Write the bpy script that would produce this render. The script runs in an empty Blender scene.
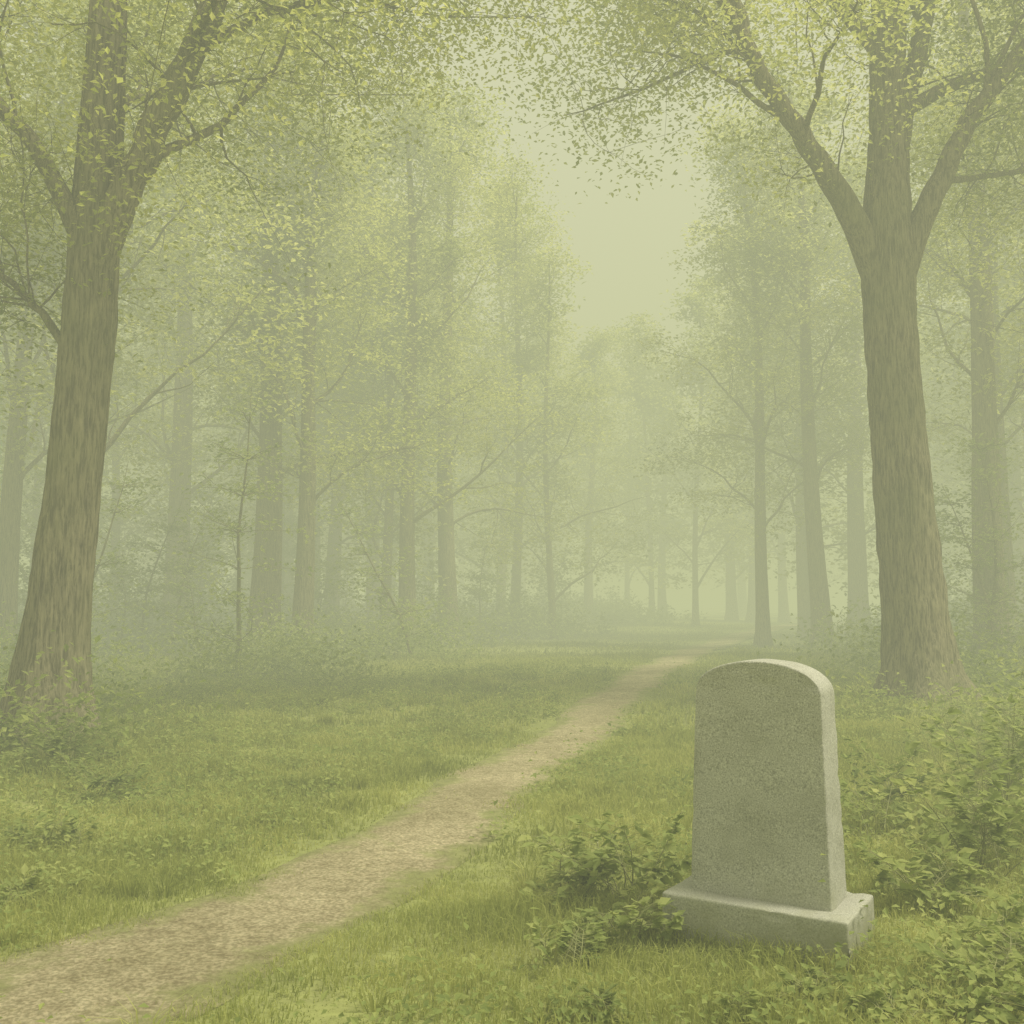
import bpy, bmesh, math, random
import numpy as np
from mathutils import Vector, noise as mnoise

SEED = 7
rng = np.random.default_rng(SEED)
random.seed(SEED)
scene = bpy.context.scene
scene.view_settings.view_transform = 'Standard'
scene.view_settings.look = 'None'
scene.view_settings.exposure = 0

# ------------------------------------------------------------------ helpers
class MB:
    """mesh accumulator"""
    def __init__(self):
        self.v = []; self.n = 0
        self.loops = []; self.sizes = []; self.mats = []
    def add(self, verts, faces, mat=0):
        verts = np.asarray(verts, dtype=np.float32).reshape(-1, 3)
        faces = np.asarray(faces, dtype=np.int32)
        if len(faces) == 0: return
        self.v.append(verts)
        self.loops.append((faces + self.n).ravel())
        self.sizes.append(np.full(len(faces), faces.shape[1], dtype=np.int32))
        self.mats.append(np.full(len(faces), mat, dtype=np.int32))
        self.n += len(verts)
    def add_two(self, verts, quads, tris, mat=0):
        verts = np.asarray(verts, dtype=np.float32).reshape(-1, 3)
        self.v.append(verts)
        for f in (quads, tris):
            f = np.asarray(f, dtype=np.int32)
            self.loops.append((f + self.n).ravel())
            self.sizes.append(np.full(len(f), f.shape[1], dtype=np.int32))
            self.mats.append(np.full(len(f), mat, dtype=np.int32))
        self.n += len(verts)
    def mesh(self, name, mats, smooth_mats=()):
        me = bpy.data.meshes.new(name)
        v = np.concatenate(self.v); l = np.concatenate(self.loops)
        s = np.concatenate(self.sizes); m = np.concatenate(self.mats)
        me.vertices.add(len(v)); me.vertices.foreach_set('co', v.ravel())
        me.loops.add(len(l)); me.loops.foreach_set('vertex_index', l)
        me.polygons.add(len(s))
        st = np.zeros(len(s), dtype=np.int32); st[1:] = np.cumsum(s)[:-1]
        me.polygons.foreach_set('loop_start', st)
        me.polygons.foreach_set('material_index', m)
        sm = np.isin(m, list(smooth_mats))
        me.polygons.foreach_set('use_smooth', sm)
        for mt in mats: me.materials.append(mt)
        me.update(calc_edges=True)
        return me
    def build(self, name, mats, smooth_mats=(), loc=(0, 0, 0)):
        ob = bpy.data.objects.new(name, self.mesh(name, mats, smooth_mats))
        ob.location = loc
        scene.collection.objects.link(ob)
        return ob

def ground_h(x, y):
    x = np.asarray(x, dtype=float); y = np.asarray(y, dtype=float)
    h = 0.05*np.sin(0.45*x+0.8)*np.sin(0.38*y+0.4) + 0.025*np.sin(1.3*x+0.3*y)*np.sin(0.9*y-0.5*x)
    far = np.clip((np.hypot(x, y)-12)/30, 0, 1)
    h = h + far*0.25*np.sin(0.13*x+1.0)*np.sin(0.11*y+0.2)
    return h

# path centre line (x as function of y) and width
_py = np.array([-14, -4, 0, 2, 3.5, 5, 6, 7.5, 10, 15, 25, 37, 47, 60, 90.])
_px = np.array([-17, -7.2, -3.9, -2.65, -1.88, -1.08, -0.76, -0.36, 0.28, 1.50, 4.1, 7.2, 10.9, 17, 34.])
_pw = np.array([1.5, 1.3, 1.1, 0.98, 0.88, 0.78, 0.72, 0.68, 0.66, 0.70, 0.85, 1.1, 1.3, 1.4, 1.5])
_sy = np.linspace(-14, 90, 1041)
_k = np.hanning(25); _k /= _k.sum()
_sx = np.interp(_sy, _py, _px); _sxs = np.convolve(np.pad(_sx, 12, mode='edge'), _k, mode='valid')
_sxs = _sxs+0.07*np.sin(_sy*1.15+0.5)*np.clip(_sy/6, 0, 1)
def path_x(y): return np.interp(y, _sy, _sxs)
def path_w(y): return np.interp(y, _py, _pw)
def path_slope(y): return (path_x(np.asarray(y)+0.2)-path_x(np.asarray(y)-0.2))/0.4
def path_d(x, y):
    d = np.abs(x-path_x(y))/np.sqrt(1+path_slope(y)**2)
    return d/(path_w(y)/2)

# ------------------------------------------------------------------ materials
def new_mat(name):
    m = bpy.data.materials.new(name); m.use_nodes = True
    nt = m.node_tree; nt.nodes.clear()
    return m, nt, nt.nodes, nt.links

def ramp(N, stops):
    r = N.new('ShaderNodeValToRGB'); e = r.color_ramp.elements
    e[0].position = stops[0][0]; e[0].color = (*stops[0][1], 1)
    e[1].position = stops[-1][0]; e[1].color = (*stops[-1][1], 1)
    for p, c in stops[1:-1]:
        k = e.new(p); k.color = (*c, 1)
    return r

def leaf_mat(name, dark, mid, light, transl=0.45, nscale=0.5):
    m, nt, N, L = new_mat(name)
    out = N.new('ShaderNodeOutputMaterial')
    geo = N.new('ShaderNodeNewGeometry')
    nz = N.new('ShaderNodeTexNoise'); nz.inputs['Scale'].default_value = nscale; nz.inputs['Detail'].default_value = 2
    L.new(geo.outputs['Position'], nz.inputs['Vector'])
    a = N.new('ShaderNodeMath'); a.operation = 'MULTIPLY'; a.inputs[1].default_value = 0.5
    L.new(geo.outputs['Random Per Island'], a.inputs[0])
    b = N.new('ShaderNodeMath'); b.operation = 'MULTIPLY_ADD'; b.inputs[1].default_value = 1.5; b.inputs[2].default_value = -0.5
    L.new(nz.outputs['Fac'], b.inputs[0])
    c = N.new('ShaderNodeMath'); c.operation = 'ADD'
    L.new(a.outputs[0], c.inputs[0]); L.new(b.outputs[0], c.inputs[1])
    r = ramp(N, [(0.1, dark), (0.5, mid), (0.95, light)])
    L.new(c.outputs[0], r.inputs[0])
    d = N.new('ShaderNodeBsdfDiffuse'); d.inputs['Roughness'].default_value = 0.0
    t = N.new('ShaderNodeBsdfTranslucent')
    L.new(r.outputs[0], d.inputs['Color'])
    hs = N.new('ShaderNodeHueSaturation'); hs.inputs['Hue'].default_value = 0.493; hs.inputs['Value'].default_value = 1.35
    L.new(r.outputs[0], hs.inputs['Color']); L.new(hs.outputs[0], t.inputs['Color'])
    mx = N.new('ShaderNodeMixShader'); mx.inputs[0].default_value = transl
    L.new(d.outputs[0], mx.inputs[1]); L.new(t.outputs[0], mx.inputs[2])
    L.new(mx.outputs[0], out.inputs['Surface'])
    return m

mat_leaf = leaf_mat('tree_leaf', (0.27, 0.31, 0.10), (0.42, 0.455, 0.15), (0.58, 0.585, 0.23), 0.60, 0.35)
mat_shrub = leaf_mat('shrub_leaf', (0.21, 0.26, 0.095), (0.33, 0.39, 0.14), (0.48, 0.51, 0.21), 0.5, 1.2)
mat_grass = leaf_mat('grass_blade', (0.25, 0.285, 0.095), (0.39, 0.425, 0.14), (0.56, 0.56, 0.235), 0.5, 0.9)

def bark_mat(name, c1, c2, c3):
    m, nt, N, L = new_mat(name)
    out = N.new('ShaderNodeOutputMaterial'); bs = N.new('ShaderNodeBsdfDiffuse')
    tc = N.new('ShaderNodeTexCoord')
    mp = N.new('ShaderNodeMapping'); mp.inputs['Scale'].default_value = (22, 22, 2.4)
    L.new(tc.outputs['Object'], mp.inputs['Vector'])
    n1 = N.new('ShaderNodeTexNoise'); n1.inputs['Scale'].default_value = 1.6; n1.inputs['Detail'].default_value = 6; n1.inputs['Roughness'].default_value = 0.65
    L.new(mp.outputs[0], n1.inputs['Vector'])
    n2 = N.new('ShaderNodeTexNoise'); n2.inputs['Scale'].default_value = 0.8; n2.inputs['Detail'].default_value = 3
    L.new(tc.outputs['Object'], n2.inputs['Vector'])
    r = ramp(N, [(0.40, c1), (0.5, c2), (0.66, c3)])
    L.new(n1.outputs['Fac'], r.inputs[0])
    mo = ramp(N, [(0.45, (0, 0, 0)), (0.7, (1, 1, 1))])
    L.new(n2.outputs['Fac'], mo.inputs[0])
    k = N.new('ShaderNodeMath'); k.operation = 'MULTIPLY'; k.inputs[1].default_value = 0.5
    L.new(mo.outputs[0], k.inputs[0])
    mx = N.new('ShaderNodeMix'); mx.data_type = 'RGBA'
    L.new(k.outputs[0], mx.inputs[0]); L.new(r.outputs[0], mx.inputs[6]); mx.inputs[7].default_value = (0.24, 0.25, 0.12, 1)
    L.new(mx.outputs[2], bs.inputs['Color'])
    bp = N.new('ShaderNodeBump'); bp.inputs['Strength'].default_value = 1.0; bp.inputs['Distance'].default_value = 0.04
    L.new(n1.outputs['Fac'], bp.inputs['Height']); L.new(bp.outputs[0], bs.inputs['Normal'])
    L.new(bs.outputs[0], out.inputs['Surface'])
    return m
mat_bark = bark_mat('bark', (0.15, 0.13, 0.085), (0.30, 0.265, 0.18), (0.42, 0.37, 0.26))

def ground_material():
    m, nt, N, L = new_mat('forest_floor')
    out = N.new('ShaderNodeOutputMaterial'); bs = N.new('ShaderNodeBsdfDiffuse')
    geo = N.new('ShaderNodeNewGeometry')
    n1 = N.new('ShaderNodeTexNoise'); n1.inputs['Scale'].default_value = 9; n1.inputs['Detail'].default_value = 8
    n2 = N.new('ShaderNodeTexNoise'); n2.inputs['Scale'].default_value = 0.5; n2.inputs['Detail'].default_value = 4
    L.new(geo.outputs['Position'], n1.inputs['Vector']); L.new(geo.outputs['Position'], n2.inputs['Vector'])
    r1 = ramp(N, [(0.3, (0.17, 0.18, 0.08)), (0.7, (0.35, 0.38, 0.14))])
    r2 = ramp(N, [(0.3, (0.21, 0.23, 0.09)), (0.7, (0.43, 0.45, 0.17))])
    L.new(n1.outputs['Fac'], r1.inputs[0]); L.new(n2.outputs['Fac'], r2.inputs[0])
    mx = N.new('ShaderNodeMix'); mx.data_type = 'RGBA'; mx.inputs[0].default_value = 0.5
    L.new(r1.outputs[0], mx.inputs[6]); L.new(r2.outputs[0], mx.inputs[7])
    L.new(mx.outputs[2], bs.inputs['Color'])
    bp = N.new('ShaderNodeBump'); bp.inputs['Strength'].default_value = 0.6; bp.inputs['Distance'].default_value = 0.05
    L.new(n1.outputs['Fac'], bp.inputs['Height']); L.new(bp.outputs[0], bs.inputs['Normal'])
    L.new(bs.outputs[0], out.inputs['Surface'])
    return m

def path_material():
    m, nt, N, L = new_mat('trodden_earth')
    out = N.new('ShaderNodeOutputMaterial'); bs = N.new('ShaderNodeBsdfDiffuse')
    geo = N.new('ShaderNodeNewGeometry')
    n1 = N.new('ShaderNodeTexNoise'); n1.inputs['Scale'].default_value = 11; n1.inputs['Detail'].default_value = 9; n1.inputs['Roughness'].default_value = 0.75
    n2 = N.new('ShaderNodeTexNoise'); n2.inputs['Scale'].default_value = 2.2; n2.inputs['Detail'].default_value = 8; n2.inputs['Roughness'].default_value = 0.72
    n3 = N.new('ShaderNodeTexNoise'); n3.inputs['Scale'].default_value = 55; n3.inputs['Detail'].default_value = 4
    n4 = N.new('ShaderNodeTexNoise'); n4.inputs['Scale'].default_value = 1.1; n4.inputs['Detail'].default_value = 3
    for n in (n1, n2, n3, n4): L.new(geo.outputs['Position'], n.inputs['Vector'])
    r1 = ramp(N, [(0.3, (0.37, 0.31, 0.20)), (0.5, (0.55, 0.475, 0.33)), (0.7, (0.70, 0.62, 0.45))])
    L.new(n1.outputs['Fac'], r1.inputs[0])
    r3 = ramp(N, [(0.4, (0.66, 0.66, 0.62)), (0.62, (1.1, 1.1, 1.1))])
    L.new(n3.outputs['Fac'], r3.inputs[0])
    r4 = ramp(N, [(0.35, (0.78, 0.78, 0.72)), (0.65, (1.05, 1.05, 1.05))])
    L.new(n4.outputs['Fac'], r4.inputs[0])
    mu = N.new('ShaderNodeMix'); mu.data_type = 'RGBA'; mu.blend_type = 'MULTIPLY'; mu.inputs[0].default_value = 1
    L.new(r1.outputs[0], mu.inputs[6]); L.new(r3.outputs[0], mu.inputs[7])
    mu2 = N.new('ShaderNodeMix'); mu2.data_type = 'RGBA'; mu2.blend_type = 'MULTIPLY'; mu2.inputs[0].default_value = 1
    L.new(mu.outputs[2], mu2.inputs[6]); L.new(r4.outputs[0], mu2.inputs[7])
    at = N.new('ShaderNodeAttribute'); at.attribute_name = 'edge'
    ad = N.new('ShaderNodeMath'); ad.operation = 'MULTIPLY_ADD'; ad.inputs[1].default_value = 3.2; ad.inputs[2].default_value = -1.6
    L.new(n2.outputs['Fac'], ad.inputs[0])
    s = N.new('ShaderNodeMath'); s.operation = 'ADD'
    L.new(at.outputs['Fac'], s.inputs[0]); L.new(ad.outputs[0], s.inputs[1])
    rr = ramp(N, [(0.35, (0, 0, 0)), (0.85, (1, 1, 1))]); L.new(s.outputs[0], rr.inputs[0])
    mx = N.new('ShaderNodeMix'); mx.data_type = 'RGBA'
    L.new(rr.outputs[0], mx.inputs[0]); L.new(mu2.outputs[2], mx.inputs[6])
    gg = ramp(N, [(0.35, (0.24, 0.24, 0.11)), (0.65, (0.40, 0.41, 0.18))]); L.new(n1.outputs['Fac'], gg.inputs[0]); L.new(gg.outputs[0], mx.inputs[7])
    L.new(mx.outputs[2], bs.inputs['Color'])
    bp = N.new('ShaderNodeBump'); bp.inputs['Strength'].default_value = 1.0; bp.inputs['Distance'].default_value = 0.04
    L.new(n1.outputs['Fac'], bp.inputs['Height']); L.new(bp.outputs[0], bs.inputs['Normal'])
    L.new(bs.outputs[0], out.inputs['Surface'])
    return m

def granite():
    m, nt, N, L = new_mat('weathered_granite')
    out = N.new('ShaderNodeOutputMaterial'); bs = N.new('ShaderNodeBsdfPrincipled')
    bs.inputs['Roughness'].default_value = 0.85; bs.inputs['Specular IOR Level'].default_value = 0.25
    tc = N.new('ShaderNodeTexCoord')
    n1 = N.new('ShaderNodeTexNoise'); n1.inputs['Scale'].default_value = 170; n1.inputs['Detail'].default_value = 3
    n2 = N.new('ShaderNodeTexNoise'); n2.inputs['Scale'].default_value = 4; n2.inputs['Detail'].default_value = 7; n2.inputs['Roughness'].default_value = 0.65
    n3 = N.new('ShaderNodeTexNoise'); n3.inputs['Scale'].default_value = 45; n3.inputs['Detail'].default_value = 5
    for n in (n1, n2, n3): L.new(tc.outputs['Object'], n.inputs['Vector'])
    r1 = ramp(N, [(0.34, (0.28, 0.28, 0.26)), (0.47, (0.45, 0.45, 0.42)), (0.6, (0.51, 0.51, 0.475)), (0.7, (0.66, 0.655, 0.615))])
    L.new(n1.outputs['Fac'], r1.inputs[0])
    r2 = ramp(N, [(0.3, (0.76, 0.76, 0.71)), (0.5, (0.96, 0.96, 0.94)), (0.7, (1.06, 1.06, 1.05))])
    L.new(n2.outputs['Fac'], r2.inputs[0])
    mu = N.new('ShaderNodeMix'); mu.data_type = 'RGBA'; mu.blend_type = 'MULTIPLY'; mu.inputs[0].default_value = 1
    L.new(r1.outputs[0], mu.inputs[6]); L.new(r2.outputs[0], mu.inputs[7])
    geo = N.new('ShaderNodeNewGeometry'); sx = N.new('ShaderNodeSeparateXYZ'); L.new(geo.outputs['Position'], sx.inputs[0])
    mr = N.new('ShaderNodeMapRange'); mr.inputs[1].default_value = 0.0; mr.inputs[2].default_value = 0.4; mr.inputs[3].default_value = 0.46; mr.inputs[4].default_value = 0.0
    L.new(sx.outputs['Z'], mr.inputs[0])
    ad = N.new('ShaderNodeMath'); ad.operation = 'ADD'; L.new(mr.outputs[0], ad.inputs[0]); L.new(n2.outputs['Fac'], ad.inputs[1])
    rm = ramp(N, [(0.60, (0, 0, 0)), (0.95, (0.8, 0.8, 0.8))]); L.new(ad.outputs[0], rm.inputs[0])
    mx = N.new('ShaderNodeMix'); mx.data_type = 'RGBA'
    L.new(rm.outputs[0], mx.inputs[0]); L.new(mu.outputs[2], mx.inputs[6]); mx.inputs[7].default_value = (0.27, 0.275, 0.175, 1)
    L.new(mx.outputs[2], bs.inputs['Base Color'])
    bp = N.new('ShaderNodeBump'); bp.inputs['Strength'].default_value = 0.5; bp.inputs['Distance'].default_value = 0.005
    L.new(n3.outputs['Fac'], bp.inputs['Height']); L.new(bp.outputs[0], bs.inputs['Normal'])
    L.new(bs.outputs[0], out.inputs['Surface'])
    return m
mat_ground = ground_material(); mat_path = path_material(); mat_granite = granite()

# ------------------------------------------------------------------ ground + path
def axis(lims):
    out = []
    for a, b, s in lims: out.append(np.arange(a, b, s))
    return np.concatenate(out+[np.array([lims[-1][1]])])
gx = axis([(-400, -60, 20), (-60, -12, 1.0), (-12, 12, 0.2), (12, 60, 1.0), (60, 400, 20)])
gy = axis([(-150, -12, 6), (-12, 0, 0.5), (0, 25, 0.2), (25, 90, 1.0), (90, 600, 20)])
X, Y = np.meshgrid(gx, gy)
V = np.stack([X, Y, ground_h(X, Y)], -1).reshape(-1, 3)
nx, ny = len(gx), len(gy)
i = np.arange(ny-1)[:, None]*nx+np.arange(nx-1)[None]
F = np.stack([i, i+1, i+1+nx, i+nx], -1).reshape(-1, 4)
mb = MB(); mb.add(V, F); mb.build('ground', [mat_ground], (0,))

ys = np.concatenate([np.arange(-13, 25, 0.1), np.arange(25, 89, 0.4)])
us = np.linspace(-1, 1, 17)
cx = path_x(ys); w = path_w(ys); sl = path_slope(ys)
PV = []; edge = []
for j, y in enumerate(ys):
    nrm = np.array([1, -sl[j]])/math.hypot(1, sl[j])
    for u in us:
        wob = 1.28 + 0.30*mnoise.noise(Vector((y*1.1, math.copysign(5, u), 0)))
        o = u*w[j]/2*wob
        x = cx[j]+nrm[0]*o; yy = y+nrm[1]*o
        z = float(ground_h(x, yy))+0.010+0.004*mnoise.noise(Vector((x*3, yy*3, 1)))+(0.02 if yy > 24 else 0)
        z -= 0.008*(abs(u) > 0.99)
        PV.append((x, yy, z)); edge.append(abs(u)**1.5)
n = len(us)
i = np.arange(len(ys)-1)[:, None]*n+np.arange(n-1)[None]
F = np.stack([i, i+1, i+1+n, i+n], -1).reshape(-1, 4)
mb = MB(); mb.add(PV, F); pth = mb.build('dirt_path', [mat_path], (0,))
a = pth.data.attributes.new('edge', 'FLOAT', 'POINT'); a.data.foreach_set('value', np.array(edge, dtype=np.float32))

# ------------------------------------------------------------------ vegetation generators
def unit(v):
    return v/np.maximum(np.linalg.norm(v, axis=-1, keepdims=True), 1e-6)

def leaves(mb, P, size, mat, flat=0.6, aspect=0.55, fold=0.15, axis_dir=None, r=rng):
    n = len(P)
    size = np.broadcast_to(np.asarray(size), (n,))[:, None]*r.uniform(0.65, 1.3, (n, 1))
    N_ = r.normal(size=(n, 3)); N_[:, 2] = np.abs(N_[:, 2])+flat*2; N_ = unit(N_)
    A = r.normal(size=(n, 3)) if axis_dir is None else axis_dir+0.35*r.normal(size=(n, 3))
    A = unit(A-N_*(A*N_).sum(1, keepdims=True))
    B = np.cross(N_, A)
    b = P; t = P+A*size
    l = P+A*size*0.42+B*size*aspect/2+N_*size*fold
    rr = P+A*size*0.42-B*size*aspect/2+N_*size*fold
    V = np.stack([b, l, t, rr], 1).reshape(-1, 3)
    F = np.arange(n*4).reshape(n, 4)
    mb.add(V, F, mat)

def blades(mb, x, y, h, wd, lean, mat=0, r=rng, la=None):
    n = len(x)
    z = ground_h(x, y)
    az = r.uniform(0, 2*np.pi, n)
    if la is None: la = r.uniform(0, 2*np.pi, n)
    s = np.stack([np.cos(az), np.sin(az), np.zeros(n)], 1)*wd[:, None]/2
    L = np.stack([np.cos(la), np.sin(la), np.zeros(n)], 1)*(lean*h)[:, None]
    up = np.array([0, 0, 1.0])
    b = np.stack([x, y, z-0.01], 1)
    m = b+L*0.3+up*(h*0.6)[:, None]
    t = b+L+up*(h*(1-0.35*lean))[:, None]
    V = np.stack([b-s, b+s, m+s*0.75, m-s*0.75, t], 1).reshape(-1, 3)
    i = np.arange(n)*5
    Q = np.stack([i, i+1, i+2, i+3], 1); T = np.stack([i+3, i+2, i+4], 1)
    mb.add_two(V, Q, T, mat)

def tube(mb, pts, rad, sides=6, mat=0, rough=0.0, flare=0.0, seed=0):
    pts = np.asarray(pts, float); rad = np.asarray(rad, float)
    T = np.gradient(pts, axis=0); T = unit(T)
    ref = np.array([1.0, 0.13, 0.0]) if abs(T[0, 0]) < 0.9 else np.array([0, 1.0, 0])
    A = unit(np.cross(T, ref)); B = np.cross(T, A)
    th = np.linspace(0, 2*np.pi, sides, endpoint=False)
    R = np.repeat(rad[:, None], sides, 1)
    if rough > 0 or flare > 0:
        z0 = pts[0, 2]
        for a in range(len(pts)):
            hh = pts[a, 2]-z0
            fl = flare*math.exp(-max(hh, 0)/0.42)
            fl2 = flare*0.35*math.exp(-max(hh, 0)/1.4)
            for b in range(sides):
                c, s = math.cos(th[b]), math.sin(th[b])
                lob = 0.55+0.45*math.sin(5*th[b]+seed)+0.3*math.sin(3*th[b]+seed*2.1)
                nn = mnoise.noise(Vector((c*4.5+seed, s*4.5, hh*0.9)))
                n2 = mnoise.noise(Vector((c*11+seed, s*11, hh*3.0)))
                n3 = mnoise.noise(Vector((c*1.5+seed, s*1.5, hh*0.5)))
                R[a, b] *= 1+fl*max(lob, 0.05)+fl2+rough*(0.9*(-abs(nn))*1.2+0.5*n2)+0.08*n3
    V = pts[:, None]+A[:, None]*(np.cos(th)[None, :, None]*R[..., None])+B[:, None]*(np.sin(th)[None, :, None]*R[..., None])
    k = len(pts)
    i = np.arange(k-1)[:, None]*sides; j = np.arange(sides)[None]; j2 = (j+1) % sides
    F = np.stack([i+j, i+j2, i+sides+j2, i+sides+j], -1).reshape(-1, 4)
    mb.add(V.reshape(-1, 3), F, mat)

def polyline(start, d, length, n, wob, upturn, r):
    p = np.array(start, float); d = unit(np.array(d, float)); out = [p.copy()]
    for _ in range(n):
        d = unit(d+r.normal(size=3)*wob+np.array([0, 0, upturn]))
        p = p+d*length/n; out.append(p.copy())
    return np.array(out)

def resample(P, n):
    P = np.asarray(P, float)
    t = np.linspace(0, len(P)-1, n); o = []
    for q in t:
        i = min(int(q), len(P)-2); f = q-i
        p0 = P[max(i-1, 0)]; p1 = P[i]; p2 = P[i+1]; p3 = P[min(i+2, len(P)-1)]
        o.append(0.5*((2*p1)+(-p0+p2)*f+(2*p0-5*p1+4*p2-p3)*f*f+(-p0+3*p1-3*p2+p3)*f**3))
    return np.array(o)

def foliate(mb, line, rad, r, nsub, sublen, leafsize, per, t0=0.3, spread=1.0, twigs=True):
    """side branches with leaf sprays along one limb"""
    k = len(line)
    for s in range(nsub):
        t = r.uniform(t0, 1.0); i = min(int(t*(k-1)), k-2)
        d0 = unit(line[i+1]-line[i])
        d = unit(d0*0.7+unit(r.normal(size=3))*0.9*spread+np.array([0, 0, 0.08]))
        ln = sublen*r.uniform(0.6, 1.25)*(1.15-0.5*t)
        sub = polyline(line[i], d, ln, 6, 0.22, 0.02, r)
        rr = min(rad[i]*0.5, 0.008*ln+0.008)
        tube(mb, sub, np.linspace(rr, 0.004, len(sub)), 4)
        for c in range(4):
            cidx = [6, 5, 3, 6][c]
            cen = sub[cidx]+r.normal(size=3)*(0.3+0.08*ln)
            m = int(per*r.uniform(0.5, 1.4))
            P = cen+np.clip(r.normal(size=(m, 3)), -1.7, 1.7)*np.array([0.5, 0.5, 0.16])*r.uniform(0.6, 1.4)
            P[:, 2] -= 0.22*((P[:, 0]-cen[0])**2+(P[:, 1]-cen[1])**2)
            if twigs:
                tw = polyline(sub[max(cidx-1, 0)], cen-sub[max(cidx-1, 0)]+1e-3, np.linalg.norm(cen-sub[max(cidx-1, 0)])+0.25, 3, 0.2, 0, r)
                tube(mb, tw, np.linspace(0.005, 0.002, 4), 3)
            leaves(mb, P, leafsize, 1, r=r)

def build_tree(mb, base, H, R, r, lean=(0, 0), h0=0.35, nmain=12, blen=4.5, leafsize=0.12, per=45, nsub=6, sides=14, seed=0, twigs=True, bend=0.02, elmin=0.45):
    n = int(H*1.2)+6
    z = np.linspace(0, 1, n)
    wx = bend*H*np.sin(z*5+r.uniform(0, 6))*z; wy = bend*H*np.sin(z*4+r.uniform(0, 6))*z
    P = np.stack([base[0]+lean[0]*z*H+wx, base[1]+lean[1]*z*H+wy, base[2]-0.15+z*H], 1)
    rad = R*(1-z)**0.75+0.02
    tube(mb, P, rad, sides, 0, rough=0.05, flare=0.6, seed=seed)
    for b in range(nmain):
        t = h0+(0.97-h0)*((b+r.uniform(0, 0.9))/nmain)
        i = int(t*(n-1)); az = b*2.4+r.uniform(-0.5, 0.5); el = r.uniform(elmin, elmin+0.55)+0.35*(t-h0)
        d = np.array([math.cos(az)*math.cos(el), math.sin(az)*math.cos(el), math.sin(el)])
        ln = blen*r.uniform(0.7, 1.2)*(1.25-0.85*t)
        line = polyline(P[i], d, ln, 8, 0.15, -0.03, r)
        rr = np.linspace(min(rad[i]*0.45, 0.010+0.011*ln), 0.008, len(line))
        tube(mb, line, rr, 6)
        foliate(mb, line, rr, r, nsub, ln*0.42, leafsize, per, t0=0.1, twigs=twigs)
    return P, rad

# ---- hero trees
def hero(name, base, trunk, trunk_r, limbs, seed, leafsize, per, sides=56):
    r = np.random.default_rng(seed)
    mb = MB(); bx, by = base; bz = float(ground_h(bx, by))
    T = np.array(trunk, float)
    L_ = T[-1, 2]-T[0, 2]; n = int(L_*9)
    P = resample(T, n); R = np.interp(np.linspace(0, 1, n), np.linspace(0, 1, len(trunk_r)), trunk_r)
    tube(mb, P, R, sides, 0, rough=0.16, flare=0.85, seed=seed)
    for (pl, rads, nsub, sublen) in limbs:
        Q = resample(np.array(pl, float), max(14, len(pl)*10))
        Q += np.array([[0.09*mnoise.noise(Vector((q*0.25, seed, 0))), 0.09*mnoise.noise(Vector((q*0.25, seed, 9))), 0.05*mnoise.noise(Vector((q*0.3, seed, 5)))] for q in range(len(Q))])*np.linspace(0, 1, len(Q))[:, None]*2
        RR = np.interp(np.linspace(0, 1, len(Q)), np.linspace(0, 1, len(rads)), rads)
        tube(mb, Q, RR, 22, 0, rough=0.12, flare=0, seed=seed+3)
        foliate(mb, Q, RR, r, nsub, sublen, leafsize, per, t0=0.4)
        for s in range(max(3, nsub//3)):
            t = r.uniform(0.4, 0.95); i = int(t*(len(Q)-2))
            d = unit(unit(Q[i+1]-Q[i])*1.0+unit(r.normal(size=3))*0.7)
            ln = sublen*1.8
            sub = polyline(Q[i], d, ln, 9, 0.15, 0.0, r)
            rr = np.linspace(RR[i]*0.35, 0.008, len(sub)); tube(mb, sub, rr, 8)
            foliate(mb, sub, rr, r, 7, sublen*0.9, leafsize, per)
    off = (bx, by, bz)
    return mb.build(name, [mat_bark, mat_leaf], (0,), loc=off)

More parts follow.
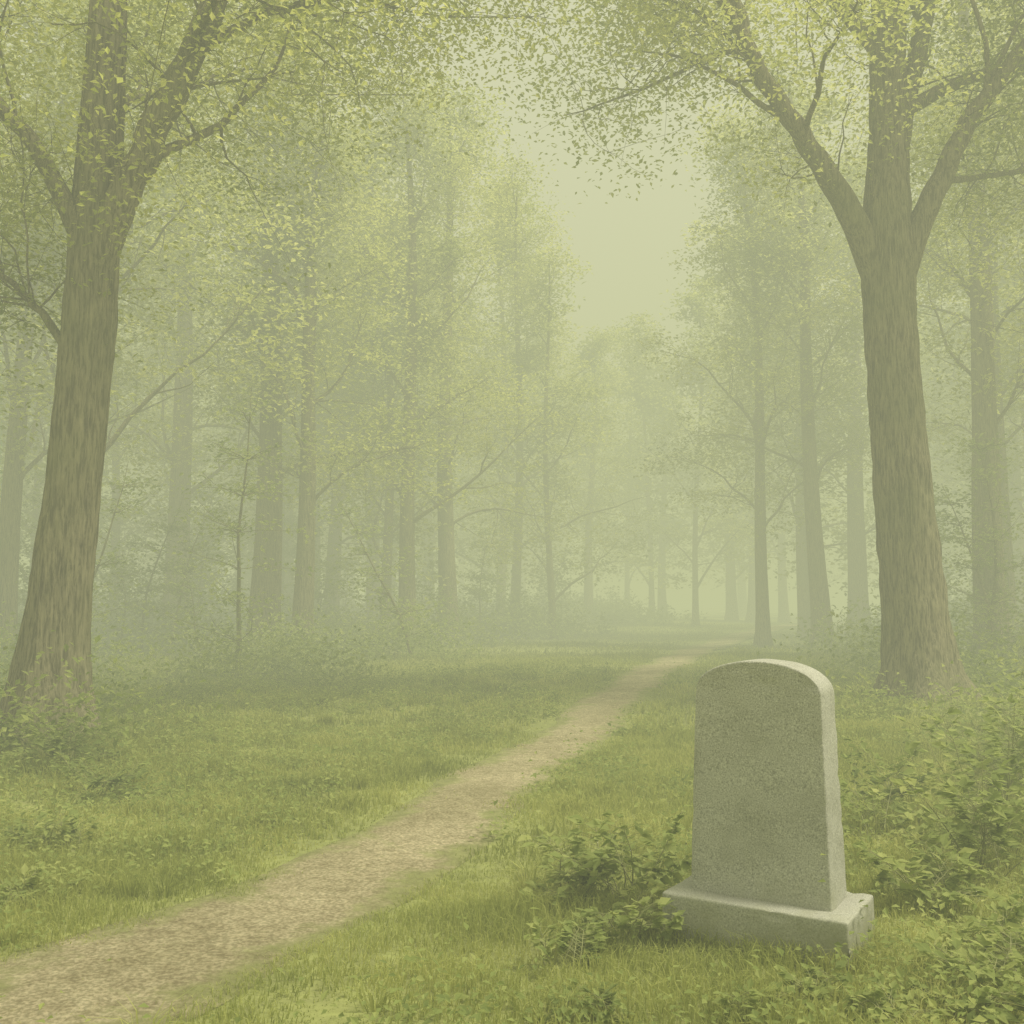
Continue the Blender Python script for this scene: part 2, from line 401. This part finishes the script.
# right tree
hero('deciduous_tree', (6.0, 15.0),
     [(0.05, 0, -0.2), (0.0, 0, 1.0), (-0.12, 0, 3.5), (-0.20, 0.05, 5.6), (-0.2, 0.05, 7.0), (-0.1, 0.1, 9.0), (0.05, 0.2, 12.5), (0.2, 0.3, 17)],
     [0.50, 0.43, 0.40, 0.39, 0.40, 0.29, 0.24, 0.05],
     [([(-0.22, 0, 5.5), (-0.36, 0, 6.3), (-0.78, -0.1, 7.3), (-1.5, -0.3, 8.4), (-2.4, -0.5, 9.7), (-2.9, -0.6, 11.5), (-3.4, -0.7, 14)], [0.20, 0.25, 0.20, 0.15, 0.12, 0.09, 0.03], 20, 1.8),
      ([(-0.15, 0.05, 5.6), (0.05, 0.0, 6.6), (0.5, -0.1, 7.7), (1.1, -0.3, 8.9), (2.0, -0.6, 10.2), (2.8, -1.0, 12.0)], [0.16, 0.22, 0.17, 0.13, 0.09, 0.03], 18, 2.0),
      ([(-0.1, 0.1, 7.2), (0.15, 0.3, 8.8), (0.7, 0.5, 11), (1.0, 0.7, 14)], [0.22, 0.18, 0.13, 0.03], 14, 2.2),
      ([(-2.3, -0.45, 9.6), (-3.1, -1.0, 10.5), (-4.2, -1.4, 11.2), (-5.4, -1.6, 11.9)], [0.09, 0.07, 0.05, 0.02], 15, 1.5),
      ([(-0.15, 0.1, 10), (-0.9, 0.8, 11.6), (-2.0, 1.8, 13), (-3, 2.6, 15)], [0.15, 0.12, 0.08, 0.02], 14, 2.2),
      ([(0.0, 0.1, 9), (1.5, 0.8, 10.0), (3.2, 1.2, 10.6), (4.6, 1.6, 11.5)], [0.13, 0.1, 0.07, 0.02], 14, 2.0),
      ([(0.6, 0.0, 7.9), (1.4, 0.8, 8.3), (2.6, 1.4, 8.7), (3.8, 1.8, 9.2)], [0.06, 0.05, 0.04, 0.015], 14, 1.7)],
     seed=12, leafsize=0.09, per=66)
# left tree
hero('deciduous_tree', (-4.85, 10.7),
     [(-0.02, 0, -0.2), (0.0, 0, 0.9), (0.12, 0, 2.5), (0.20, 0.05, 4.2), (0.25, 0.05, 5.6), (0.28, 0.1, 8.2), (0.25, 0.2, 11.5), (0.2, 0.3, 15)],
     [0.38, 0.31, 0.28, 0.27, 0.26, 0.20, 0.16, 0.04],
     [([(0.22, 0, 4.4), (0.32, 0, 5.1), (0.56, -0.05, 5.8), (0.95, -0.1, 6.7), (1.45, -0.2, 7.7), (2.0, -0.3, 9.2), (2.3, -0.2, 11.5)], [0.15, 0.185, 0.18, 0.165, 0.145, 0.11, 0.03], 18, 1.9),
      ([(0.2, 0, 5.2), (-0.3, -0.2, 6.3), (-1.1, -0.4, 7.2), (-2.2, -0.8, 8.4)], [0.12, 0.09, 0.07, 0.02], 16, 1.8),
      ([(1.3, -0.15, 7.4), (1.9, 0.4, 8.2), (2.9, 0.9, 8.8), (4.0, 1.2, 9.4)], [0.065, 0.05, 0.04, 0.015], 16, 1.5),
      ([(0.3, 0.1, 8), (0.0, 1.0, 9.2), (0.4, 2.0, 10.6), (0.7, 2.8, 12)], [0.12, 0.1, 0.07, 0.02], 14, 2.0),
      ([(0.25, 0.1, 6.8), (0.1, 1.2, 7.6), (0.3, 2.4, 8.4), (0.9, 3.4, 9.2)], [0.07, 0.055, 0.04, 0.015], 14, 1.6),
      ([(0.15, 0, 3.9), (-0.25, 0.1, 4.5), (-0.75, 0.2, 5.0), (-1.4, 0.2, 5.7)], [0.055, 0.045, 0.03, 0.01], 10, 1.1)],
     seed=24, leafsize=0.075, per=70)

# ---- mid-distance trees  (x, y, H, R, leanx, h0)
mids = [(-12.6, 25, 19, 0.26, 0.02, 0.24), (-11.0, 33, 21, 0.40, -0.01, 0.2), (-6.9, 28, 20, 0.40, 0.008, 0.24),
        (-5.7, 27.2, 16, 0.26, 0.025, 0.26), (-3.4, 33, 20, 0.27, -0.012, 0.22), (-2.3, 37, 21, 0.34, -0.02, 0.2),
        (11.9, 25, 21, 0.37, 0.0, 0.28), (10.5, 34, 20, 0.30, -0.04, 0.26), (9.0, 36, 19, 0.22, -0.015, 0.24),
        (15.0, 30.5, 20, 0.24, 0.01, 0.3), (-9.6, 22, 15, 0.17, 0.03, 0.3), (-14.5, 18, 18, 0.32, 0.0, 0.3),
        (16.5, 19, 19, 0.33, 0.0, 0.35), (0.1, 47, 22, 0.22, 0.02, 0.2), (-8.2, 41, 22, 0.4, 0.0, 0.2), (14.5, 42, 22, 0.40, 0, 0.2)]
for k, (x, y, H, R, lx, h0) in enumerate(mids):
    r = np.random.default_rng(100+k)
    mb = MB(); bz = float(ground_h(x, y))
    build_tree(mb, (0, 0, 0), H, R, r, lean=(lx, 0), h0=h0, nmain=16, blen=5.3, leafsize=0.155, per=36, nsub=8, sides=18, seed=k, bend=0.016, elmin=0.6)
    mb.build('deciduous_tree', [mat_bark, mat_leaf], (0,), loc=(x, y, bz))

# ---- distant mass of trees: ONE parent with instanced meshes
variants = []
for k in range(6):
    r = np.random.default_rng(300+k); mb = MB()
    build_tree(mb, (0, 0, 0), 18+k, [0.16, 0.24, 0.3, 0.36, 0.2, 0.27][k], r, h0=[0.12, 0.2, 0.15, 0.22, 0.08, 0.1][k], nmain=14, blen=5.2, leafsize=0.28, per=24, nsub=6, sides=8, seed=k, twigs=False, elmin=0.55)
    variants.append(mb.mesh('distant_tree_mesh', [mat_bark, mat_leaf], (0,)))
r = np.random.default_rng(5)
dist = bpy.data.objects.new('distant_trees', None); scene.collection.objects.link(dist)
placed = []
tries = 0
while len(placed) < 140 and tries < 8000:
    tries += 1
    y = r.uniform(36, 100); x = r.uniform(-0.62*y-6, 0.62*y+6)
    if abs(x-path_x(y)) < 2.4 and y < 90: continue
    c = 0.105*y
    if abs(x-c) < 3.6*(1-(y-36)/42) : continue
    if any((x-a)**2+(y-b)**2 < 5 for a, b in placed): continue
    placed.append((x, y))
for (x, y) in [(-20, 14), (-24, 24), (24, 14), (24, 24), (-19, 30), (20, 33), (-16, 4)]:
    placed.append((x, y))
for q, (x, y) in enumerate(placed):
    ob = bpy.data.objects.new('tree_%d' % (q+1), variants[r.integers(6)])
    sc = r.uniform(0.8, 1.3)
    ob.location = (x, y, float(ground_h(x, y))); ob.scale = (sc, sc, sc)
    ob.rotation_euler = (r.normal()*0.025, r.normal()*0.025, r.uniform(0, 6.28))
    scene.collection.objects.link(ob); ob.parent = dist

# ---- undergrowth: ONE object (low mounds + leafy saplings)
ug = MB(); r = np.random.default_rng(9)
cnt = 0
while cnt < 640:
    y = r.uniform(7, 70); x = r.uniform(-0.6*y-3, 0.6*y+3)
    off = x-path_x(y)
    inner = 2.6+0.05*y if off > 0 else 3.6+0.06*y
    if abs(off) < inner*r.uniform(0.9, 1.5): continue
    if y < 13 and -4.0 < x < 5.5: continue
    cnt += 1
    d = math.hypot(x, y); h = r.uniform(0.2, 0.9)*(1+0.02*d); w_ = h*r.uniform(0.8, 1.8)
    m = int(np.clip(260*h*w_*(14/d)**0.7*2, 80, 600)); z = float(ground_h(x, y))
    q = unit(r.normal(size=(m, 3))); q[:, 2] = np.abs(q[:, 2]); q *= r.uniform(0.2, 1.0, (m, 1))**0.5
    q *= 1+0.45*np.sin(q[:, :1]*7+cnt)*np.sin(q[:, 1:2]*6+cnt*2)
    P = q*np.array([w_, w_, h])+np.array([x, y, z])+r.normal(size=(m, 3))*0.06
    leaves(ug, P, 0.055+0.0028*d, 0, r=r, flat=0.3)
cnt = 0
while cnt < 85:
    y = r.uniform(20, 52); x = r.uniform(-0.6*y-3, 0.6*y+3)
    off = x-path_x(y)
    if abs(off) < 4.5+0.05*y: continue
    cnt += 1
    z = float(ground_h(x, y)); h = r.uniform(2.0, 6.0)
    st = polyline((x, y, z-0.05), (r.normal()*0.1, r.normal()*0.1, 1), h, 8, 0.08, 0, r)
    tube(ug, st, np.linspace(0.010*h, 0.005, 9), 5, 1)
    for b in range(int(h*7)):
        t = r.uniform(0.15, 1); p = st[int(t*8)]
        az = r.uniform(0, 6.28); ln = (1.15-t*0.8)*h*0.3*r.uniform(0.5, 1.2)
        br = polyline(p, (math.cos(az), math.sin(az), 0.35), ln, 3, 0.15, -0.03, r); tube(ug, br, np.linspace(0.010, 0.004, 4), 3, 1)
        m = int(18+18*ln)
        P = br[r.integers(1, 4, m)]+r.normal(size=(m, 3))*np.array([0.25, 0.25, 0.10])
        leaves(ug, P, 0.06+0.0028*y, 0, r=r, flat=0.6)
ug.build('undergrowth', [mat_shrub, mat_bark])

# ---- individual leafy plants
def leafy_plant(name, x, y, h, spread, nst, seed, leaf=0.06):
    r = np.random.default_rng(seed); mb = MB(); z = float(ground_h(x, y))
    for s in range(nst):
        az = r.uniform(0, 6.28); el = r.uniform(0.5, 1.35)
        d = np.array([math.cos(az)*math.cos(el)*spread, math.sin(az)*math.cos(el)*spread, math.sin(el)])
        ln = h*r.uniform(0.7, 1.25)
        st = polyline((r.normal()*0.05*spread, r.normal()*0.05*spread, -0.02), d, ln, 10, 0.10, -0.05, r)
        tube(mb, st, np.linspace(0.0045, 0.0015, len(st)), 4, 1)
        for k in range(4, len(st)):
            for side in (-1, 1):
                dd = unit(st[k]-st[k-1]); lat = unit(np.cross(dd, [0, 0, 1.0]))*side
                tipd = unit(lat+dd*0.5+np.array([0, 0, r.uniform(-0.2, 0.3)])); pl = leaf*r.uniform(0.6, 1.3)
                pet = np.stack([st[k], st[k]+tipd*pl])
                tube(mb, pet, [0.0015, 0.001], 3, 1)
                for q in (-0.8, 0, 0.8):
                    ax = unit(tipd+q*dd)
                    leaves(mb, pet[1][None], leaf*(1.15 if q == 0 else 0.85), 0, flat=0.8, aspect=0.6, fold=0.08, axis_dir=ax[None]*3, r=r)
    mb.build(name, [mat_shrub, mat_stem], (1,), loc=(x, y, z))
m, nt, N, L = new_mat('plant_stem'); o = N.new('ShaderNodeOutputMaterial'); b = N.new('ShaderNodeBsdfPrincipled')
nzz = N.new('ShaderNodeTexNoise'); nzz.inputs['Scale'].default_value = 20
rp = ramp(N, [(0.3, (0.22, 0.24, 0.10)), (0.7, (0.34, 0.34, 0.15))]); L.new(nzz.outputs['Fac'], rp.inputs[0]); L.new(rp.outputs[0], b.inputs['Base Color'])
b.inputs['Roughness'].default_value = 0.7; L.new(b.outputs[0], o.inputs['Surface']); mat_stem = m
plants = [(0.62, 5.05, 0.46, 1.0, 11, 0.075), (0.30, 5.3, 0.36, 1.0, 9, 0.066), (0.50, 4.5, 0.26, 1.1, 8, 0.056),
          (1.98, 4.95, 0.36, 1.1, 9, 0.068), (2.5, 5.5, 0.56, 1.0, 12, 0.078), (2.12, 4.4, 0.28, 1.1, 8, 0.06), (3.1, 6.6, 0.70, 1.0, 14, 0.085),
          (3.9, 7.9, 0.85, 1.0, 14, 0.09), (2.7, 7.4, 0.45, 1.0, 10, 0.072), (4.6, 9.0, 0.85, 1.0, 14, 0.09), (1.66, 3.75, 0.20, 1.1, 7, 0.052),
          (0.20, 4.15, 0.16, 1.1, 6, 0.048), (1.82, 3.95, 0.24, 1.1, 7, 0.056), (1.15, 3.72, 0.13, 1.1, 5, 0.044), (2.25, 6.3, 0.40, 1.1, 9, 0.066),
          (0.85, 3.62, 0.12, 1.1, 5, 0.042), (0.35, 3.65, 0.13, 1.1, 5, 0.044), (2.9, 5.9, 0.5, 1.1, 10, 0.07), (1.35, 3.5, 0.14, 1.1, 6, 0.045),
          (-3.2, 8.0, 0.36, 1.1, 9, 0.066), (-2.7, 6.2, 0.24, 1.1, 8, 0.058), (-3.9, 8.9, 0.5, 1.0, 11, 0.075), (-2.4, 5.2, 0.2, 1.1, 7, 0.052), (-4.4, 9.6, 0.6, 1.0, 11, 0.078)]
for k, p in enumerate(plants): leafy_plant('leafy_plant', *p[:5], 50+k, p[5])

# ---- low weeds scattered in the grass: ONE object
wd = MB(); r = np.random.default_rng(31)
for k in range(6500):
    y = r.uniform(2.6, 20); x = r.uniform(-0.55*y-1.2, 0.55*y+1.2)
    if float(path_d(x, y)) < 1.2: continue
    if (x-1.115)**2+(y-4.5)**2 < 0.2: continue
    right = x > path_x(y)+1.3; left = x < path_x(y)-1.0
    thr = -0.2 if (right and y < 6) or left else 0.08
    if mnoise.noise(Vector((x*0.8, y*0.8, 3))) < thr: continue
    n_ = r.integers(8, 24); h = r.uniform(0.04, 0.15); z = float(ground_h(x, y))
    P = np.array([x, y, z])+np.abs(r.normal(size=(n_, 3)))*np.array([0, 0, h])+r.normal(size=(n_, 3))*np.array([0.06, 0.06, 0.0])
    leaves(wd, P, 0.028+0.002*y, 0, r=r, flat=0.7, aspect=0.6)
wd.build('weeds', [mat_shrub])

# ---- grass: ONE object
gr = MB(); r = np.random.default_rng(77)
def vnoise(x, y, s, seed):
    rr = np.random.default_rng(seed); o = np.zeros_like(x)
    for _ in range(7):
        a = rr.uniform(0, 6.28); f = s*rr.uniform(0.6, 1.8)
        o += np.sin((x*math.cos(a)+y*math.sin(a))*f+rr.uniform(0, 6.28))
    return o/7*1.7
GX, GY, GROT = 1.105, 4.46, -0.56
def off_plinth(x, y, mu=0.40, mv=0.22):
    dx, dy = x-GX, y-GY; c, s = math.cos(GROT), math.sin(GROT)
    u = dx*c+dy*s; v = -dx*s+dy*c
    return ~((np.abs(u) < mu) & (np.abs(v) < mv))
def grass_zone(y0, y1, dens, h, wdt, margin, thr=0.5):
    area = (y1-y0)*(0.55*(y0+y1)+2*margin)
    n = int(area*dens)
    y = r.uniform(y0, y1, n*2); hw = 0.55*y+margin; mx = 0.55*y1+margin
    x = r.uniform(-mx, mx, n*2); k = np.abs(x) < hw; x = x[k][:n]; y = y[k][:n]
    pd = path_d(x, y)+0.38*vnoise(x, y, 4.0, 4)+0.2*vnoise(x, y, 13.0, 5)
    keep = r.uniform(0, 1, len(x)) < np.clip((pd-thr)/0.75, 0.05 if y0 < 10 else 0, 1)
    keep &= off_plinth(x, y)
    x = x[keep]; y = y[keep]; pd = pd[keep]
    cl = 1+0.5*vnoise(x, y, 2.6, 8)+0.5*vnoise(x, y, 9, 12)
    short = np.clip((pd-0.4)/1.8, 0.25, 1)
    hh = np.clip(h*cl*r.uniform(0.55, 1.35, len(x))*short, h*0.2, h*2.6)
    blades(gr, x, y, hh, wdt*r.uniform(0.7, 1.4, len(x)), r.uniform(0.1, 1.0, len(x)), 0, r)
grass_zone(2.2, 6, 4000, 0.085, 0.0048, 1.3)
grass_zone(6, 12, 1400, 0.105, 0.008, 1.5)
grass_zone(12, 28, 260, 0.11, 0.018, 1.5, 0.9)
grass_zone(28, 60, 26, 0.11, 0.05, 2, 1.5)
# tussocks of longer grass
for k in range(560):
    y = r.uniform(2.8, 15); x = r.uniform(-0.55*y-1, 0.55*y+1)
    if float(path_d(x, y)) < 1.5 or mnoise.noise(Vector((x*0.6, y*0.6, 8))) < -0.05: continue
    n_ = r.integers(25, 60); a_ = r.uniform(0, 6.28, n_); ro = np.abs(r.normal(size=n_))*0.035
    xx = x+np.cos(a_)*ro; yy = y+np.sin(a_)*ro; ok = off_plinth(xx, yy, 0.43, 0.26); H_ = r.uniform(0.10, 0.22)
    xx, yy, a_ = xx[ok], yy[ok], a_[ok]
    if len(xx) == 0: continue
    blades(gr, xx, yy, H_*r.uniform(0.5, 1.2, len(xx)), (0.004+0.0005*y)*r.uniform(0.7, 1.3, len(xx)), r.uniform(0.3, 1.1, len(xx)), 0, r, la=a_)
gr.build('grass', [mat_grass])

# ------------------------------------------------------------------ gravestone
def finish_block(bm, name):
    bmesh.ops.recalc_face_normals(bm, faces=bm.faces)
    me = bpy.data.meshes.new(name); bm.to_mesh(me); bm.free()
    ob = bpy.data.objects.new(name, me); scene.collection.objects.link(ob)
    me.materials.append(mat_granite)
    return ob
gz = float(ground_h(GX, GY))
grave = bpy.data.objects.new('gravestone', None); scene.collection.objects.link(grave)
grave.location = (GX, GY, gz); grave.rotation_euler = (0, 0, GROT)

def stone_slab():
    W0, W1, D0, D1, Hs, rise = 0.305, 0.278, 0.13, 0.105, 0.870, 0.135
    bm = bmesh.new()
    outline = []
    outline.append((-W0, 0))
    for k in range(1, 30): outline.append((-W0+(W0-W1)*k/30, Hs*k/30))
    for k in range(0, 41):
        t = math.pi-math.pi*k/40
        c = math.cos(t); cx_ = math.copysign(abs(c)**0.95, c)
        outline.append((W1*cx_, Hs+rise*(math.sin(t)**1.0 if math.sin(t) > 0 else 0)))
    for k in range(29, 0, -1): outline.append((W0-(W0-W1)*k/30, Hs*k/30))
    outline.append((W0, 0))
    def ring(ins, yv):
        out = []
        for (x, z) in outline:
            d = D0+(D1-D0)*min(z/Hs, 1)
            sx = (abs(x)-ins)*(1 if x > 0 else -1) if abs(x) > ins else 0
            zz = z
            if z > Hs:
                f = (z-Hs)/rise
                zz = z-ins*f; sx = x*(1-ins/W1)
            out.append(bm.verts.new((sx, yv*d, zz)))
        return out
    b = 0.007
    seq = [(b, -1.0), (b*0.3, -0.985), (0, -0.945)]
    seq += [(0, q) for q in np.linspace(-0.7, 0.7, 9)]
    seq += [(0, 0.945), (b*0.3, 0.985), (b, 1.0)]
    rings = [ring(i_, y_) for i_, y_ in seq]
    n_ = len(outline)
    for a_, b_ in zip(rings[:-1], rings[1:]):
        for k in range(n_-1): bm.faces.new((a_[k], a_[k+1], b_[k+1], b_[k]))
    for rg in (rings[0], rings[-1]):
        h = n_//2
        cols = 14; grid = []
        for k in range(h):
            l_, r_ = rg[k], rg[n_-1-k]
            row = [l_]+[bm.verts.new(l_.co.lerp(r_.co, q/cols)) for q in range(1, cols)]+[r_]
            grid.append(row)
        for k in range(h-1):
            for q in range(cols): bm.faces.new((grid[k][q], grid[k][q+1], grid[k+1][q+1], grid[k+1][q]))
        top = rg[h]
        for q in range(cols): bm.faces.new((grid[-1][q], grid[-1][q+1], top))
    ob = finish_block(bm, 'slab')
    ob.data.polygons.foreach_set('use_smooth', [True]*len(ob.data.polygons))
    me = ob.data; me.update()
    for v in me.vertices:
        p = v.co.copy(); k = mnoise.fractal(p*9, 1.0, 2.0, 4)
        chip = max(0, mnoise.noise(p*16)-0.2)
        v.co = p+v.normal*(0.0025*k)-v.normal*(0.014*chip*(1 if (abs(p.y) > 0.095 and (abs(p.x) > 0.26 or p.z > Hs)) else 0.1))
    return ob
slab = stone_slab(); slab.parent = grave; slab.location = (0, 0.01, 0.19)

def plinth():
    bm = bmesh.new(); bmesh.ops.create_cube(bm, size=1)
    for v in bm.verts:
        top = v.co.z > 0
        v.co.x *= 0.80*(0.985 if top else 1.0); v.co.y *= 0.46*(0.98 if top else 1.0); v.co.z = 0.195 if top else -0.12
    bmesh.ops.bevel(bm, geom=list(bm.edges), offset=0.010, segments=3, profile=0.5, affect='EDGES')
    bmesh.ops.subdivide_edges(bm, edges=[e for e in bm.edges if e.calc_length() > 0.1], cuts=22, use_grid_fill=True)
    ob = finish_block(bm, 'base'); me = ob.data; me.update()
    me.polygons.foreach_set('use_smooth', [True]*len(me.polygons))
    for v in me.vertices:
        p = v.co.copy(); k = mnoise.fractal(p*8, 1.0, 2.0, 4)
        ed = (abs(p.x) > 0.375) + (abs(p.y) > 0.205) + (p.z > 0.17)
        chip = max(0, mnoise.noise(p*14+Vector((3, 0, 0)))-0.1)
        v.co = p+v.normal*(0.003*k)-v.normal*(0.022*chip*(1 if ed >= 2 else 0.06))
    return ob
pl = plinth(); pl.parent = grave

# tufts of grass against the plinth
tf = MB(); r = np.random.default_rng(55)
c, s = math.cos(GROT), math.sin(GROT)
for k in range(120):
    e = r.integers(0, 4); q = r.uniform(-1, 1)
    u, v = ((q*0.42, -0.26), (0.43, q*0.25), (q*0.42, 0.26), (-0.43, q*0.25))[e]
    u += r.normal()*0.02; v += r.normal()*0.02
    x0 = GX+u*c-v*s; y0 = GY+u*s+v*c; n_ = r.integers(12, 30)
    x = x0+r.normal(size=n_)*0.025; y = y0+r.normal(size=n_)*0.025
    blades(tf, x, y, r.uniform(0.04, 0.13, n_)*r.uniform(0.7, 1.4), r.uniform(0.003, 0.006, n_), r.uniform(0.2, 0.9, n_), 0, r)
tf.build('grass_tufts', [mat_grass])

# ------------------------------------------------------------------ mist volume, absorbing and self-glowing
m = bpy.data.materials.new('mist'); m.use_nodes = True; nt = m.node_tree; N = nt.nodes; L = nt.links; N.clear()
EXT = (0.026, 0.026, 0.031); MIST_GLOW = (0.545, 0.575, 0.325)
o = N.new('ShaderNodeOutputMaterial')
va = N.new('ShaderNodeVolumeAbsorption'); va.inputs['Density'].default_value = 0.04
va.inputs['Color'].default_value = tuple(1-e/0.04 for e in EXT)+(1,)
em = N.new('ShaderNodeEmission'); em.inputs['Strength'].default_value = 0.02  # added glow in the mist stands in for scattered light, lifts ambient
em.inputs['Color'].default_value = tuple(e*t/0.02 for e, t in zip(EXT, MIST_GLOW))+(1,)
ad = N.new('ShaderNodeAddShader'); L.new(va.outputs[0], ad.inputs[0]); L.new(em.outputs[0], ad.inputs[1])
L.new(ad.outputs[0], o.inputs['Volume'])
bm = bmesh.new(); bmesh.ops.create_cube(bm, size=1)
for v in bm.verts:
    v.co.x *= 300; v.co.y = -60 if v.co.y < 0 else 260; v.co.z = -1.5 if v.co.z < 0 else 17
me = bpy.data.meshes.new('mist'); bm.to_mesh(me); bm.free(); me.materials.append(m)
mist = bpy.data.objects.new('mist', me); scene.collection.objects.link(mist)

# ------------------------------------------------------------------ light: hazy bright sky + soft sun
SUN_EL, SUN_AZ = math.radians(62), math.radians(105)
w_ = bpy.data.worlds.new('World'); scene.world = w_; w_.use_nodes = True
nt = w_.node_tree; bg = nt.nodes['Background']; sky = nt.nodes.new('ShaderNodeTexSky'); sky.sky_type = 'NISHITA'
sky.sun_disc = False; sky.sun_elevation = SUN_EL; sky.sun_rotation = SUN_AZ; sky.air_density = 0.7; sky.dust_density = 8.0; sky.ozone_density = 0.3
hz = nt.nodes.new('ShaderNodeMix'); hz.data_type = 'RGBA'; hz.blend_type = 'MIX'; hz.inputs[0].default_value = 0.65
hz.inputs[7].default_value = (7.2, 6.9, 4.9, 1)
nt.links.new(sky.outputs[0], hz.inputs[6]); nt.links.new(hz.outputs[2], bg.inputs[0]); bg.inputs[1].default_value = 0.15
sd = bpy.data.lights.new('sun', 'SUN'); sd.energy = 4.3; sd.angle = math.radians(12); sd.color = (1.0, 0.95, 0.84)
so = bpy.data.objects.new('sun', sd); scene.collection.objects.link(so)
dvec = Vector((math.sin(SUN_AZ)*math.cos(SUN_EL), math.cos(SUN_AZ)*math.cos(SUN_EL), math.sin(SUN_EL)))
so.rotation_euler = dvec.to_track_quat('Z', 'Y').to_euler(); so.location = dvec*50

# ------------------------------------------------------------------ camera
cd = bpy.data.cameras.new('camera'); cam = bpy.data.objects.new('camera', cd); scene.collection.objects.link(cam)
cd.lens = 35.2; cd.sensor_width = 36; cd.clip_end = 2000; cd.clip_start = 0.05
cam.location = (0, 0, 1.5); cam.rotation_euler = (math.radians(90+5.0), 0, 0)
scene.camera = cam
